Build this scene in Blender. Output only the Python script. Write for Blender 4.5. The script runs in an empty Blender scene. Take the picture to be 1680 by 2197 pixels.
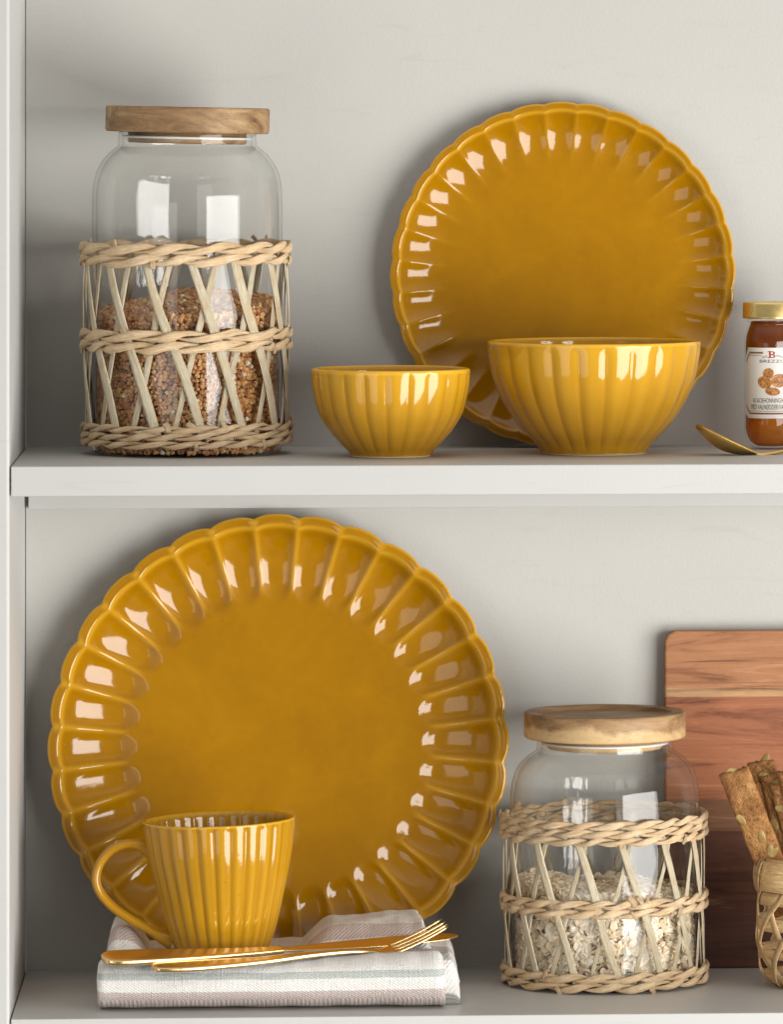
import bpy, math, random
import numpy as np
from mathutils import Vector, Matrix, noise as mnoise

random.seed(7)
PI = math.pi
scene = bpy.context.scene
C = scene.collection

# ------------------------------------------------------------------ scale and camera
S = 0.000284            # metres per layout unit
F = 14300.0             # focal length in layout units
TPSI = 0.065
PSI = math.atan(TPSI)
VP_U, HOR = 645.0, 220.0
UP = VP_U + F * TPSI
W0 = 1680.0

cam_d = bpy.data.cameras.new('camera')
cam = bpy.data.objects.new('camera', cam_d)
C.objects.link(cam)
cam.location = (0, -F * S, 0)
cam.rotation_euler = (PI / 2, 0, -PSI)
cam_d.sensor_fit = 'HORIZONTAL'
cam_d.sensor_width = 36
cam_d.lens = 36 * F / W0
cam_d.shift_x = (W0 / 2 - UP) / W0
cam_d.shift_y = -(1098.5 - HOR) / W0
cam_d.clip_start = 0.1
cam_d.clip_end = 60
cam_d.dof.use_dof = True
cam_d.dof.focus_distance = (F + 430) * S
cam_d.dof.aperture_fstop = 22
scene.camera = cam

world = bpy.data.worlds.new('World')
scene.world = world
world.use_nodes = True
bg = world.node_tree.nodes['Background']
bg.inputs[1].default_value = 1.0
# room light: a pale ceiling overhead, dimmer walls and floor around
wn, wl = world.node_tree.nodes, world.node_tree.links
w_tc = wn.new('ShaderNodeTexCoord'); w_sp = wn.new('ShaderNodeSeparateXYZ'); w_rp = wn.new('ShaderNodeValToRGB')
wl.new(w_tc.outputs['Generated'], w_sp.inputs[0]); wl.new(w_sp.outputs['Z'], w_rp.inputs[0]); wl.new(w_rp.outputs[0], bg.inputs[0])
w_rp.color_ramp.elements[0].position = 0.28; w_rp.color_ramp.elements[0].color = (0.19, 0.182, 0.17, 1)
w_rp.color_ramp.elements[1].position = 0.75; w_rp.color_ramp.elements[1].color = (0.98, 0.955, 0.91, 1)

def area_light(name, loc, target, sx, sy, power, col):
    l = bpy.data.lights.new(name, 'AREA')
    l.shape = 'RECTANGLE'; l.size = sx; l.size_y = sy
    l.energy = power; l.color = col
    o = bpy.data.objects.new(name, l)
    C.objects.link(o)
    o.location = loc
    d = Vector(target) - Vector(loc)
    o.rotation_euler = d.to_track_quat('-Z', 'Y').to_euler()
    return o

# the tall window to the right of the shelf, and a paler one far to the left
area_light('window_light', (1.88, -1.75, -0.72), (0.07, 0.12, -0.72), 2.10, 1.72, 125.0, (1.0, 0.985, 0.95))
area_light('window_light_far', (-1.25, -2.1, -0.75), (0.05, 0.12, -0.75), 1.5, 1.5, 13.0, (1.0, 0.975, 0.94))

scene.view_settings.view_transform = 'Standard'
scene.view_settings.look = 'None'
scene.view_settings.exposure = 0.0
scene.view_settings.gamma = 1.0
scene.view_settings.use_curve_mapping = False
scene.cycles.use_denoising = True
scene.cycles.max_bounces = 14
scene.cycles.diffuse_bounces = 5
scene.cycles.glossy_bounces = 6
scene.cycles.transmission_bounces = 8
scene.cycles.transparent_max_bounces = 40
scene.cycles.sample_clamp_indirect = 6
scene.cycles.caustics_reflective = False
scene.cycles.caustics_refractive = False

# ------------------------------------------------------------------ layout helpers
def WX(u, Y):
    xc = (u - UP) / F
    t = (Y + F) / (math.cos(PSI) - xc * math.sin(PSI))
    return t * (math.sin(PSI) + xc * math.cos(PSI))
def WZ(u, v, Y):
    xc = (u - UP) / F
    t = (Y + F) / (math.cos(PSI) - xc * math.sin(PSI))
    return -t * (v - HOR) / F
ZU, ZL = -777.7, -1956.5          # tops of the two shelves
DEPTH = 808.0

class MB:
    """collects vertices, faces, uvs and a per-vertex float 'thin' for one mesh"""
    def __init__(s):
        s.v = []; s.f = []; s.uv = {}; s.a = []; s.m = []
    def vert(s, p, uv=None, a=0.0):
        i = len(s.v); s.v.append((p[0], p[1], p[2])); s.a.append(a)
        if uv is not None: s.uv[i] = uv
        return i
    def grid(s, rows, closed_u=False, closed_v=False, uvs=None, att=None, flip=False):
        n, k = len(rows), len(rows[0])
        b = len(s.v)
        for i in range(n):
            for j in range(k):
                s.vert(rows[i][j], uvs[i][j] if uvs is not None else None, att[i][j] if att is not None else 0.0)
        for i in range(n if closed_u else n - 1):
            for j in range(k if closed_v else k - 1):
                q = (b + i * k + j, b + i * k + (j + 1) % k, b + ((i + 1) % n) * k + (j + 1) % k, b + ((i + 1) % n) * k + j)
                s.f.append(q[::-1] if flip else q)
        return b
    def build(s, name, mat, parent=None, smooth=True, loc=None, recalc=True):
        me = bpy.data.meshes.new(name)
        me.from_pydata([(x * S, y * S, z * S) for x, y, z in s.v], [], s.f)
        if s.uv:
            l = me.uv_layers.new(name='UVMap')
            for lp in me.loops:
                l.data[lp.index].uv = s.uv.get(lp.vertex_index, (0, 0))
        at = me.attributes.new('thin', 'FLOAT', 'POINT')
        at.data.foreach_set('value', s.a)
        if isinstance(mat, (list, tuple)):
            for m_ in mat: me.materials.append(m_)
        else:
            me.materials.append(mat)
        if smooth:
            me.polygons.foreach_set('use_smooth', [True] * len(me.polygons))
        if recalc:
            import bmesh
            bm = bmesh.new(); bm.from_mesh(me)
            bmesh.ops.recalc_face_normals(bm, faces=bm.faces)
            bm.to_mesh(me); bm.free()
        me.update()
        o = bpy.data.objects.new(name, me)
        C.objects.link(o)
        if parent is not None: o.parent = parent
        if loc is not None: o.location = [c * S for c in loc]
        return o

def tag(o, label, cat, group=None, kind=None):
    o['label'] = label; o['category'] = cat
    if group: o['group'] = group
    if kind: o['kind'] = kind
    return o
def thing(name, loc, label, cat, group=None):
    o = bpy.data.objects.new(name, None)
    C.objects.link(o)
    o.empty_display_size = 0.01
    o.location = [c * S for c in loc]
    return tag(o, label, cat, group)

def nz(x, y=0.0, z=0.0):
    return mnoise.noise(Vector((x, y, z)))
def lerp(a, b, t): return a + (b - a) * t
def smooth(a, b, x):
    t = min(1, max(0, (x - a) / (b - a))); return t * t * (3 - 2 * t)
def catmull(pts, n):
    """resample a list of equal-length tuples through a Catmull-Rom spline"""
    out = []
    m = len(pts)
    for i in range(m - 1):
        p0, p1, p2, p3 = pts[max(i - 1, 0)], pts[i], pts[i + 1], pts[min(i + 2, m - 1)]
        for k in range(n):
            t = k / n
            out.append(tuple(0.5 * (2 * b + (c - a) * t + (2 * a - 5 * b + 4 * c - d) * t * t + (3 * b - a - 3 * c + d) * t ** 3)
                             for a, b, c, d in zip(p0, p1, p2, p3)))
    out.append(tuple(pts[-1]))
    return out

def box(mb, x0, x1, y0, y1, z0, z1, r=0.0, seg=3):
    """a box with rounded edges"""
    import bmesh
    bm = bmesh.new()
    bmesh.ops.create_cube(bm, size=1)
    for v in bm.verts:
        v.co = ((x0 + x1) / 2 + v.co.x * (x1 - x0), (y0 + y1) / 2 + v.co.y * (y1 - y0), (z0 + z1) / 2 + v.co.z * (z1 - z0))
    if r > 0:
        bmesh.ops.bevel(bm, geom=list(bm.edges), offset=r, segments=seg, affect='EDGES', profile=0.5)
    b = len(mb.v)
    bm.verts.ensure_lookup_table()
    for v in bm.verts: mb.vert(v.co)
    for f in bm.faces: mb.f.append(tuple(b + v.index for v in f.verts))
    bm.free()

def lathe(mb, prof, n=96, rad=None, att=None, cap0=False, cap1=False, cx=0, cy=0):
    """prof: [(r, z)]; rad(phi, r, z, i) -> radius"""
    rows, ats = [], []
    for i, (r, z) in enumerate(prof):
        row, ar = [], []
        for j in range(n):
            ph = 2 * PI * j / n
            rr = rad(ph, r, z, i) if rad else r
            row.append((cx + rr * math.sin(ph), cy - rr * math.cos(ph), z))
            ar.append(att(ph, r, z, i) if att else 0.0)
        rows.append(row); ats.append(ar)
    b = mb.grid(rows, closed_v=True, att=ats)
    if cap0: mb.f.append(tuple(b + j for j in range(n))[::-1])
    if cap1: mb.f.append(tuple(b + (len(prof) - 1) * n + j for j in range(n)))

def sweep(mb, path, sect, up=(0, 0, 1), nseg=12, power=2.0, caps=True, uvlen=1.0, twist=None):
    """path: points; sect(i) -> (half width, half thickness); width lies across the path and level with `up`"""
    n = len(path)
    P = [Vector(p) for p in path]
    rows, uvs = [], []
    L = 0
    for i in range(n):
        t = (P[min(i + 1, n - 1)] - P[max(i - 1, 0)]).normalized()
        upv = Vector(up(i) if callable(up) else up)
        side = t.cross(upv)
        if side.length < 1e-6: side = Vector((1, 0, 0))
        side.normalize()
        nn = side.cross(t).normalized()
        if twist: 
            a = twist(i); side, nn = side * math.cos(a) + nn * math.sin(a), nn * math.cos(a) - side * math.sin(a)
        w, h = sect(i)
        if i: L += (P[i] - P[i - 1]).length
        row, uvr = [], []
        for j in range(nseg):
            a = 2 * PI * j / nseg
            ca, sa = math.cos(a), math.sin(a)
            x = math.copysign(abs(ca) ** (2 / power), ca) * w
            y = math.copysign(abs(sa) ** (2 / power), sa) * h
            row.append(P[i] + side * x + nn * y)
            uvr.append((L * 0.01 * uvlen, j / nseg))
        rows.append(row); uvs.append(uvr)
    b = mb.grid(rows, closed_v=True, uvs=uvs)
    if caps:
        mb.f.append(tuple(b + j for j in range(nseg))[::-1])
        mb.f.append(tuple(b + (n - 1) * nseg + j for j in range(nseg)))

# ------------------------------------------------------------------ materials
def mat(name):
    m = bpy.data.materials.new(name); m.use_nodes = True
    nt = m.node_tree; nt.nodes.clear()
    out = nt.nodes.new('ShaderNodeOutputMaterial')
    return m, nt, out
def N(nt, typ, **kw):
    n = nt.nodes.new(typ)
    for k, v in kw.items():
        if k in n.inputs: n.inputs[k].default_value = v
        else: setattr(n, k, v)
    return n
def ramp(nt, fac, stops):
    r = nt.nodes.new('ShaderNodeValToRGB')
    e = r.color_ramp.elements
    while len(e) < len(stops): e.new(0.5)
    for el, (p, c) in zip(e, stops):
        el.position = p; el.color = (*c, 1) if len(c) == 3 else c
    nt.links.new(fac, r.inputs[0])
    return r.outputs[0]
def mixc(nt, fac, a, b, mode='MIX'):
    m = nt.nodes.new('ShaderNodeMix'); m.data_type = 'RGBA'; m.blend_type = mode
    for sock, val in ((m.inputs[0], fac), (m.inputs[6], a), (m.inputs[7], b)):
        if isinstance(val, bpy.types.NodeSocket): nt.links.new(val, sock)
        elif isinstance(val, (int, float)): sock.default_value = val
        else: sock.default_value = (*val, 1)
    return m.outputs[2]
def coords(nt, scale=(1, 1, 1), kind='Object', rot=(0, 0, 0), loc=(0, 0, 0)):
    tc = nt.nodes.new('ShaderNodeTexCoord')
    mp = nt.nodes.new('ShaderNodeMapping')
    mp.inputs['Scale'].default_value = scale
    mp.inputs['Rotation'].default_value = rot
    mp.inputs['Location'].default_value = loc
    nt.links.new(tc.outputs[kind], mp.inputs[0])
    return mp.outputs[0]
def noise(nt, vec, scale, detail=4, rough=0.55, dist=0.0):
    n = nt.nodes.new('ShaderNodeTexNoise')
    n.inputs['Scale'].default_value = scale; n.inputs['Detail'].default_value = detail
    n.inputs['Roughness'].default_value = rough; n.inputs['Distortion'].default_value = dist
    nt.links.new(vec, n.inputs['Vector'])
    return n.outputs[0]
def bump(nt, h, strength, dist):
    b = nt.nodes.new('ShaderNodeBump')
    b.inputs['Strength'].default_value = strength; b.inputs['Distance'].default_value = dist
    nt.links.new(h, b.inputs['Height'])
    return b.outputs[0]
def attr(nt, name='thin'):
    a = nt.nodes.new('ShaderNodeAttribute'); a.attribute_name = name
    return a.outputs['Fac']
def math_(nt, op, a, b=None, c=None):
    m = nt.nodes.new('ShaderNodeMath'); m.operation = op
    for s_, v in zip(m.inputs, (a, b, c)):
        if v is None: continue
        if isinstance(v, bpy.types.NodeSocket): nt.links.new(v, s_)
        else: s_.default_value = v
    return m.outputs[0]
def principled(nt, out, col=None, rough=0.5, normal=None, metal=0.0, spec=0.5, coat=0.0, sss=0.0):
    p = nt.nodes.new('ShaderNodeBsdfPrincipled')
    if isinstance(col, bpy.types.NodeSocket): nt.links.new(col, p.inputs['Base Color'])
    elif col is not None: p.inputs['Base Color'].default_value = (*col, 1)
    if isinstance(rough, bpy.types.NodeSocket): nt.links.new(rough, p.inputs['Roughness'])
    else: p.inputs['Roughness'].default_value = rough
    p.inputs['Metallic'].default_value = metal
    p.inputs['Specular IOR Level'].default_value = spec
    p.inputs['Coat Weight'].default_value = coat
    if normal is not None: nt.links.new(normal, p.inputs['Normal'])
    nt.links.new(p.outputs[0], out.inputs[0])
    return p

def make_paint(name, base, rough, bscale=0.00035, specks=0.0):
    m, nt, out = mat(name)
    v = coords(nt)
    big = noise(nt, v, 9, 4)
    col = ramp(nt, big, [(0.3, tuple(c * 0.97 for c in base)), (0.7, base)])
    spots = noise(nt, v, 240, 2)
    col = mixc(nt, ramp(nt, spots, [(0.72, (0, 0, 0)), (0.80, (0.35, 0.35, 0.35))]), col, tuple(c * 0.8 for c in base))
    vo = nt.nodes.new('ShaderNodeTexVoronoi'); vo.inputs['Scale'].default_value = 26
    nt.links.new(v, vo.inputs['Vector'])
    dot = ramp(nt, vo.outputs['Distance'], [(0.022, (1, 1, 1)), (0.034, (0, 0, 0))])
    col = mixc(nt, math_(nt, 'MULTIPLY', math_(nt, 'MULTIPLY', math_(nt, 'GREATER_THAN', noise(nt, v, 13, 2), 0.53), dot), specks), col, (0.10, 0.085, 0.07))
    sc = noise(nt, coords(nt, (7, 40, 50)), 2.2, 5, 0.65, 1.0)
    col = mixc(nt, ramp(nt, sc, [(0.60, (0, 0, 0)), (0.74, (0.5, 0.5, 0.5))]), col, tuple(c * 0.86 for c in base))
    h = math_(nt, 'ADD', noise(nt, v, 560, 3, 0.6), math_(nt, 'MULTIPLY', noise(nt, v, 1300, 2), 0.35))
    principled(nt, out, col, rough, bump(nt, h, 0.55, bscale), spec=0.35)
    return m
PAINT = make_paint('pale_grey_wall_paint', (0.458, 0.450, 0.424), 0.6, 0.00028)
PAINT_SHELF = make_paint('pale_grey_shelf_paint', (0.49, 0.486, 0.472), 0.42, 0.00022, 0.55)

def make_ceramic():
    m, nt, out = mat('ochre_glaze')
    v = coords(nt)
    a = noise(nt, v, 22, 5, 0.6, 0.6)
    col = ramp(nt, a, [(0.25, (0.268, 0.119, 0.0006)), (0.55, (0.318, 0.146, 0.0010)), (0.85, (0.378, 0.180, 0.0016))])
    fine = noise(nt, v, 160, 3)
    col = mixc(nt, math_(nt, 'MULTIPLY', fine, 0.25), col, (0.52, 0.22, 0.003))
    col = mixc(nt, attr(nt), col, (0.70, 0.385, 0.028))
    sp = nt.nodes.new('ShaderNodeTexVoronoi'); sp.inputs['Scale'].default_value = 95
    nt.links.new(v, sp.inputs['Vector'])
    dots = ramp(nt, sp.outputs['Distance'], [(0.035, (1, 1, 1)), (0.06, (0, 0, 0))])
    keep = math_(nt, 'MULTIPLY', math_(nt, 'GREATER_THAN', noise(nt, v, 31, 2), 0.60), dots)
    col = mixc(nt, math_(nt, 'MULTIPLY', keep, 0.6), col, (0.16, 0.06, 0.002))
    h = math_(nt, 'ADD', noise(nt, v, 45, 3, 0.5), math_(nt, 'MULTIPLY', noise(nt, v, 210, 2), 0.16))
    principled(nt, out, col, 0.10, bump(nt, h, 0.24, 0.0011), spec=0.5)
    return m
CERAMIC = make_ceramic()
m, nt, out = mat('unglazed_foot')
principled(nt, out, (0.68, 0.58, 0.42), 0.8)
UNGLAZED = m

def make_straw(name, pale, dark, kf=1.0):
    m, nt, out = mat(name)
    v = coords(nt, (1.0, 6, 1), 'UV')
    f1 = noise(nt, v, 2.6, 5, 0.62, 0.35)
    v2 = coords(nt, (0.6, 17, 1), 'UV')
    f2 = noise(nt, v2, 2.0, 3, 0.6, 0.2)
    ob = coords(nt)
    tone = noise(nt, ob, 80, 3)
    col = ramp(nt, f1, [(0.24, dark), (0.38, lerp3(dark, pale, 0.75)), (0.54, pale), (0.85, tuple(min(1, c * 1.12) for c in pale))])
    col = mixc(nt, ramp(nt, f2, [(0.57, (0, 0, 0)), (0.66, (0.6 * kf,) * 3)]), col, tuple(c * 0.6 for c in dark))
    col = mixc(nt, ramp(nt, tone, [(0.36, (0.45, 0.45, 0.45)), (0.56, (0, 0, 0))]), col, (pale[0] * 0.84, pale[1] * 0.70, pale[2] * 0.52))
    h = math_(nt, 'ADD', f1, math_(nt, 'MULTIPLY', f2, 0.5))
    principled(nt, out, col, 0.5, bump(nt, h, 0.9, 0.0022), spec=0.4)
    return m
def lerp3(a, b, t): return tuple(x + (y - x) * t for x, y in zip(a, b))
STRAW = make_straw('seagrass_braid', (0.86, 0.65, 0.41), (0.52, 0.31, 0.14))
STRIP = make_straw('split_cane_strip', (0.84, 0.74, 0.54), (0.50, 0.37, 0.21))
BAMBOO = make_straw('bamboo_splint', (0.82, 0.56, 0.285), (0.52, 0.30, 0.115))

def make_wood(name, stops, axis_scale, ring=9.0, rough=0.5, dist=2.2, seed=0.0, bumpd=0.0002):
    m, nt, out = mat(name)
    v = coords(nt, axis_scale, loc=(seed, seed * 1.7, seed * 0.6))
    w = noise(nt, v, ring, 6, 0.62, dist)
    col = ramp(nt, w, stops)
    v2 = coords(nt, tuple(a * 9 for a in axis_scale), loc=(seed, 0, 0))
    pores = noise(nt, v2, ring * 2.2, 3, 0.7)
    col = mixc(nt, ramp(nt, pores, [(0.56, (0, 0, 0)), (0.70, (0.55, 0.55, 0.55))]), col, tuple(c * 0.45 for c in stops[0][1]))
    principled(nt, out, col, rough, bump(nt, pores, 0.5, bumpd), spec=0.35)
    return m
WOOD_LID = make_wood('acacia_lid', [(0.30, (0.12, 0.065, 0.03)), (0.46, (0.235, 0.138, 0.063)), (0.58, (0.32, 0.20, 0.096)), (0.72, (0.43, 0.29, 0.15))],
                     (9, 22, 60), 1.3, 0.55, 1.6, 3.1)

# lid whose lower half is pale sapwood
m, nt, out = mat('acacia_sapwood_lid')
v = coords(nt, (10, 22, 55), loc=(1.3, 0.2, 0.4))
w = noise(nt, v, 1.2, 6, 0.62, 1.8)
darkc = ramp(nt, w, [(0.3, (0.16, 0.085, 0.037)), (0.5, (0.30, 0.175, 0.08)), (0.7, (0.40, 0.26, 0.13))])
palec = ramp(nt, w, [(0.3, (0.42, 0.26, 0.11)), (0.6, (0.58, 0.40, 0.20)), (0.8, (0.63, 0.46, 0.25))])
tc = nt.nodes.new('ShaderNodeTexCoord'); sx = nt.nodes.new('ShaderNodeSeparateXYZ')
nt.links.new(tc.outputs['Object'], sx.inputs[0])
wob = noise(nt, coords(nt, (1, 1, 1)), 38, 4, 0.6, 0.5)
edge = math_(nt, 'ADD', math_(nt, 'MULTIPLY', sx.outputs['Z'], 1 / (58 * S)), math_(nt, 'MULTIPLY', math_(nt, 'SUBTRACT', wob, 0.5), 1.1))
col = mixc(nt, ramp(nt, edge, [(0.36, (0, 0, 0)), (0.56, (1, 1, 1))]), palec, darkc)
po = noise(nt, coords(nt, (90, 180, 420)), 3.2, 3, 0.7)
col = mixc(nt, ramp(nt, po, [(0.58, (0, 0, 0)), (0.7, (0.5, 0.5, 0.5))]), col, (0.09, 0.05, 0.02))
principled(nt, out, col, 0.55, bump(nt, po, 0.4, 0.0002), spec=0.35)
WOOD_SAP = m

# thin clear glass: clear sheet plus a Fresnel reflection, greener where the path through the wall is long
def make_glass(name, edge=(0.78, 0.82, 0.79)):
    m, nt, out = mat(name)
    lw = nt.nodes.new('ShaderNodeLayerWeight'); lw.inputs['Blend'].default_value = 0.5
    tcol = ramp(nt, lw.outputs['Facing'], [(0.0, (0.997, 0.998, 0.996)), (0.85, (0.985, 0.988, 0.984)), (0.97, edge), (1.0, tuple(c * 0.6 for c in edge))])
    tr = nt.nodes.new('ShaderNodeBsdfTransparent'); nt.links.new(tcol, tr.inputs[0])
    gl = nt.nodes.new('ShaderNodeBsdfGlossy'); nt.links.new(ramp(nt, noise(nt, coords(nt), 17, 5, 0.65, 0.8), [(0.45, (0.012,) * 3), (0.72, (0.10,) * 3)]), gl.inputs['Roughness'])
    fr = nt.nodes.new('ShaderNodeFresnel'); fr.inputs['IOR'].default_value = 1.5
    h = noise(nt, coords(nt), 26, 2)
    b_ = bump(nt, h, 0.14, 0.0014)
    nt.links.new(b_, gl.inputs['Normal'])
    geo = nt.nodes.new('ShaderNodeNewGeometry')
    # same reflectance from both sides of the sheet
    d = nt.nodes.new('ShaderNodeVectorMath'); d.operation = 'DOT_PRODUCT'
    nt.links.new(geo.outputs['Normal'], d.inputs[0]); nt.links.new(geo.outputs['Incoming'], d.inputs[1])
    one = math_(nt, 'SUBTRACT', 1.0, math_(nt, 'ABSOLUTE', d.outputs['Value']))
    p5 = math_(nt, 'POWER', one, 5.0)
    R = math_(nt, 'MULTIPLY_ADD', p5, 0.85, 0.031)
    mx = nt.nodes.new('ShaderNodeMixShader')
    nt.links.new(R, mx.inputs[0]); nt.links.new(tr.outputs[0], mx.inputs[1]); nt.links.new(gl.outputs[0], mx.inputs[2])
    nt.links.new(mx.outputs[0], out.inputs[0])
    return m
GLASS = make_glass('clear_jar_glass')

def make_metal(name, col, rough):
    m, nt, out = mat(name)
    v = coords(nt)
    h = noise(nt, v, 60, 3)
    r = ramp(nt, noise(nt, v, 90, 3), [(0.3, (rough * 0.8,) * 3), (0.7, (rough * 1.35,) * 3)])
    principled(nt, out, col, r, bump(nt, h, 0.06, 0.0006), metal=1.0)
    return m
GOLD = make_metal('polished_gold_metal', (0.84, 0.60, 0.29), 0.19)
GOLD_SATIN = make_metal('satin_gold_metal', (0.72, 0.47, 0.15), 0.30)
GOLD_LID = make_metal('gold_tin_lid', (0.80, 0.60, 0.24), 0.27)

def grain_mat(name, stops, rough=0.5, edge=None):
    m, nt, out = mat(name)
    at = nt.nodes.new('ShaderNodeAttribute'); at.attribute_name = 'thin'
    col = ramp(nt, at.outputs['Fac'], stops)
    n = noise(nt, coords(nt), 420, 3)
    col = mixc(nt, math_(nt, 'MULTIPLY', n, 0.28), col, tuple(c * 0.7 for c in stops[len(stops) // 2][1]))
    principled(nt, out, col, rough, bump(nt, n, 0.35, 0.0003), spec=0.35)
    return m
GROAT = grain_mat('buckwheat', [(0.0, (0.22, 0.075, 0.026)), (0.25, (0.44, 0.18, 0.062)), (0.55, (0.60, 0.30, 0.115)), (0.8, (0.68, 0.39, 0.165)), (0.93, (0.55, 0.42, 0.17)), (1.0, (0.86, 0.80, 0.66))], 0.42)
OAT = grain_mat('oat_flake', [(0.0, (0.48, 0.29, 0.13)), (0.25, (0.72, 0.53, 0.31)), (0.55, (0.86, 0.74, 0.55)), (1.0, (0.94, 0.88, 0.75))], 0.65)
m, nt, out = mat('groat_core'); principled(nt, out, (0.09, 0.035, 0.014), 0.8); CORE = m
m, nt, out = mat('oat_core'); principled(nt, out, (0.42, 0.30, 0.18), 0.8); OCORE = m

def plain(name, col, rough=0.6, **kw):
    m, nt, out = mat(name); principled(nt, out, col, rough, **kw); return m

# ------------------------------------------------------------------ the shelf unit
XIN = WX(20.5, 0)               # inner face of the side panel
XR = WX(2350, 0)
unit = thing('shelf_unit', (XIN, 400, ZL - 200), 'pale grey painted shelf unit holding all the ochre tableware and jars', 'shelf unit')
unit_off = (XIN, 400, ZL - 200)
def under(o, off):
    o.location = [-c * S for c in off]
    return o
ZTOP = WZ(645, -420, 0); ZBOT = ZL - 330
mb = MB(); box(mb, XIN - 170, XIN, 0, 840, ZBOT, ZTOP, 7, 4)
under(mb.build('side_panel', PAINT_SHELF, unit, smooth=False), unit_off)
mb = MB(); box(mb, XIN + 1.8, XR, DEPTH, DEPTH + 30, ZBOT, ZTOP, 0.6, 1)
under(mb.build('back_panel', PAINT, unit, smooth=False), unit_off)
for zt in (ZU, ZL):
    mb = MB(); box(mb, XIN + 2.6, XR, 0, DEPTH - 0.8, zt - 64, zt, 2.6, 3)
    under(mb.build('shelf', PAINT_SHELF, unit, smooth=False), unit_off)
zb = WZ(645, 1090, DEPTH - 34)
mb = MB(); box(mb, XIN + 8.5, XR, DEPTH - 34, DEPTH - 0.6, zb, ZU - 64.6, 1.5, 2)
under(mb.build('batten', PAINT_SHELF, unit, smooth=False), unit_off)

# ------------------------------------------------------------------ scalloped plates
def make_plate(name, R, npet, depth, ex, scoop, phase, well, label, sharp, rimcut):
    lipz = depth * ((0.955 - well) / (1 - well)) ** ex
    mb = MB()
    nth = npet * 18
    def petal(th):
        t = ((th - phase) * npet / (2 * PI)) % 1.0
        return t * 2 - 1                       # -1..1 across a petal, +-1 are the ridges
    rs = list(np.linspace(0.02, well - 0.03, 12)) + list(np.linspace(well - 0.015, 0.93, 46)) + list(np.linspace(0.937, 1.0, 16))
    def zfun(r, th):
        t = petal(th)
        q = smooth(well, 1.0, r)
        x = max(0.0, (r - well) / (1 - well))
        ridge = depth * (x ** ex)
        r0 = well + 0.012 + 0.05 * abs(t) ** 2.4
        on = smooth(r0 - 0.02, r0 + (0.07 if sharp > 3 else 0.20), r) * (1 - 0.75 * smooth(0.90, 0.965, r))
        cross = (1 - abs(t) ** sharp)
        z = ridge - scoop * on * cross
        lip = smooth(0.945, 0.972, r)
        z = lerp(z, lipz - scoop * 0.22 * cross + (r - 0.972) * R * 0.16, lip)
        if r > 0.985: z -= ((r - 0.985) / 0.015) ** 2 * 4.5
        return z
    def rfun(r, th):
        t = petal(th)
        return R * r * (1 - rimcut * (abs(t) ** 2.6) * smooth(well, 1.0, r))
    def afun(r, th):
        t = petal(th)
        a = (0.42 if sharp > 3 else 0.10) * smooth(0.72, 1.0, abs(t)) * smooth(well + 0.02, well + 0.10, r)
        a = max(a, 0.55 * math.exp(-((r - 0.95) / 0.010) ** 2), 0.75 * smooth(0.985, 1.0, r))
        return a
    rows, ats = [], []
    for r in rs:
        row, ar = [], []
        for j in range(nth):
            th = 2 * PI * j / nth
            rr = rfun(r, th)
            row.append((rr * math.sin(th), rr * math.cos(th), zfun(r, th)))
            ar.append(afun(r, th))
        rows.append(row); ats.append(ar)
    # underside
    under_r = [1.0, 0.985, 0.95, 0.88, 0.8, 0.72, 0.66, 0.60, 0.595, 0.56, 0.555, 0.3, 0.02]
    for k, r in enumerate(under_r):
        row, ar = [], []
        for j in range(nth):
            th = 2 * PI * j / nth
            rr = rfun(r, th)
            x = max(0.0, (min(r, 0.955) - well) / (1 - well))
            z = depth * x ** ex - scoop - 6 if r > 0.61 else -20
            if k == 0: z = zfun(1.0, th) - 5
            if r in (0.60, 0.595, 0.56): z = -24
            if r < 0.556: z = -20
            row.append((rr * math.sin(th), rr * math.cos(th), z)); ar.append(0.0)
        rows.append(row); ats.append(ar)
    b = mb.grid(rows, closed_v=True, att=ats)
    mb.f.append(tuple(b + j for j in range(nth)))
    mb.f.append(tuple(b + (len(rows) - 1) * nth + j for j in range(nth))[::-1])
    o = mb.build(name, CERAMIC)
    return tag(o, label, 'plate', 'scalloped ochre plates leaning on the back wall')
def stand_plate(o, R, u, yb, zs, lean, depth, roll=0.0):
    al = PI / 2 - math.radians(lean)
    bottom = Matrix.Rotation(al, 3, 'X') @ Vector((0, -R, depth * 0.9))
    o.rotation_euler = (Matrix.Rotation(al, 3, 'X') @ Matrix.Rotation(roll, 3, 'Z')).to_euler()
    o.location = (WX(u, yb + 40) * S - bottom.x * S, yb * S - bottom.y * S, zs * S - bottom.z * S + 0.0004)
p1 = make_plate('dessert_plate', 390, 32, 58, 2.7, 5.0, math.radians(4.9), 0.62,
                'smaller ochre plate with soft flutes leaning behind the two bowls', 2.0, 0.012)
stand_plate(p1, 390, 1208, 690, ZU, 4.5, 46)
p2 = make_plate('dinner_plate', 517, 32, 85, 2.9, 9.5, math.radians(4.9), 0.615,
                'largest ochre plate with deep scalloped petals leaning behind the mug', 3.1, 0.018)
stand_plate(p2, 517, 598, 642, ZL, 5.2, 65)

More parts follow.
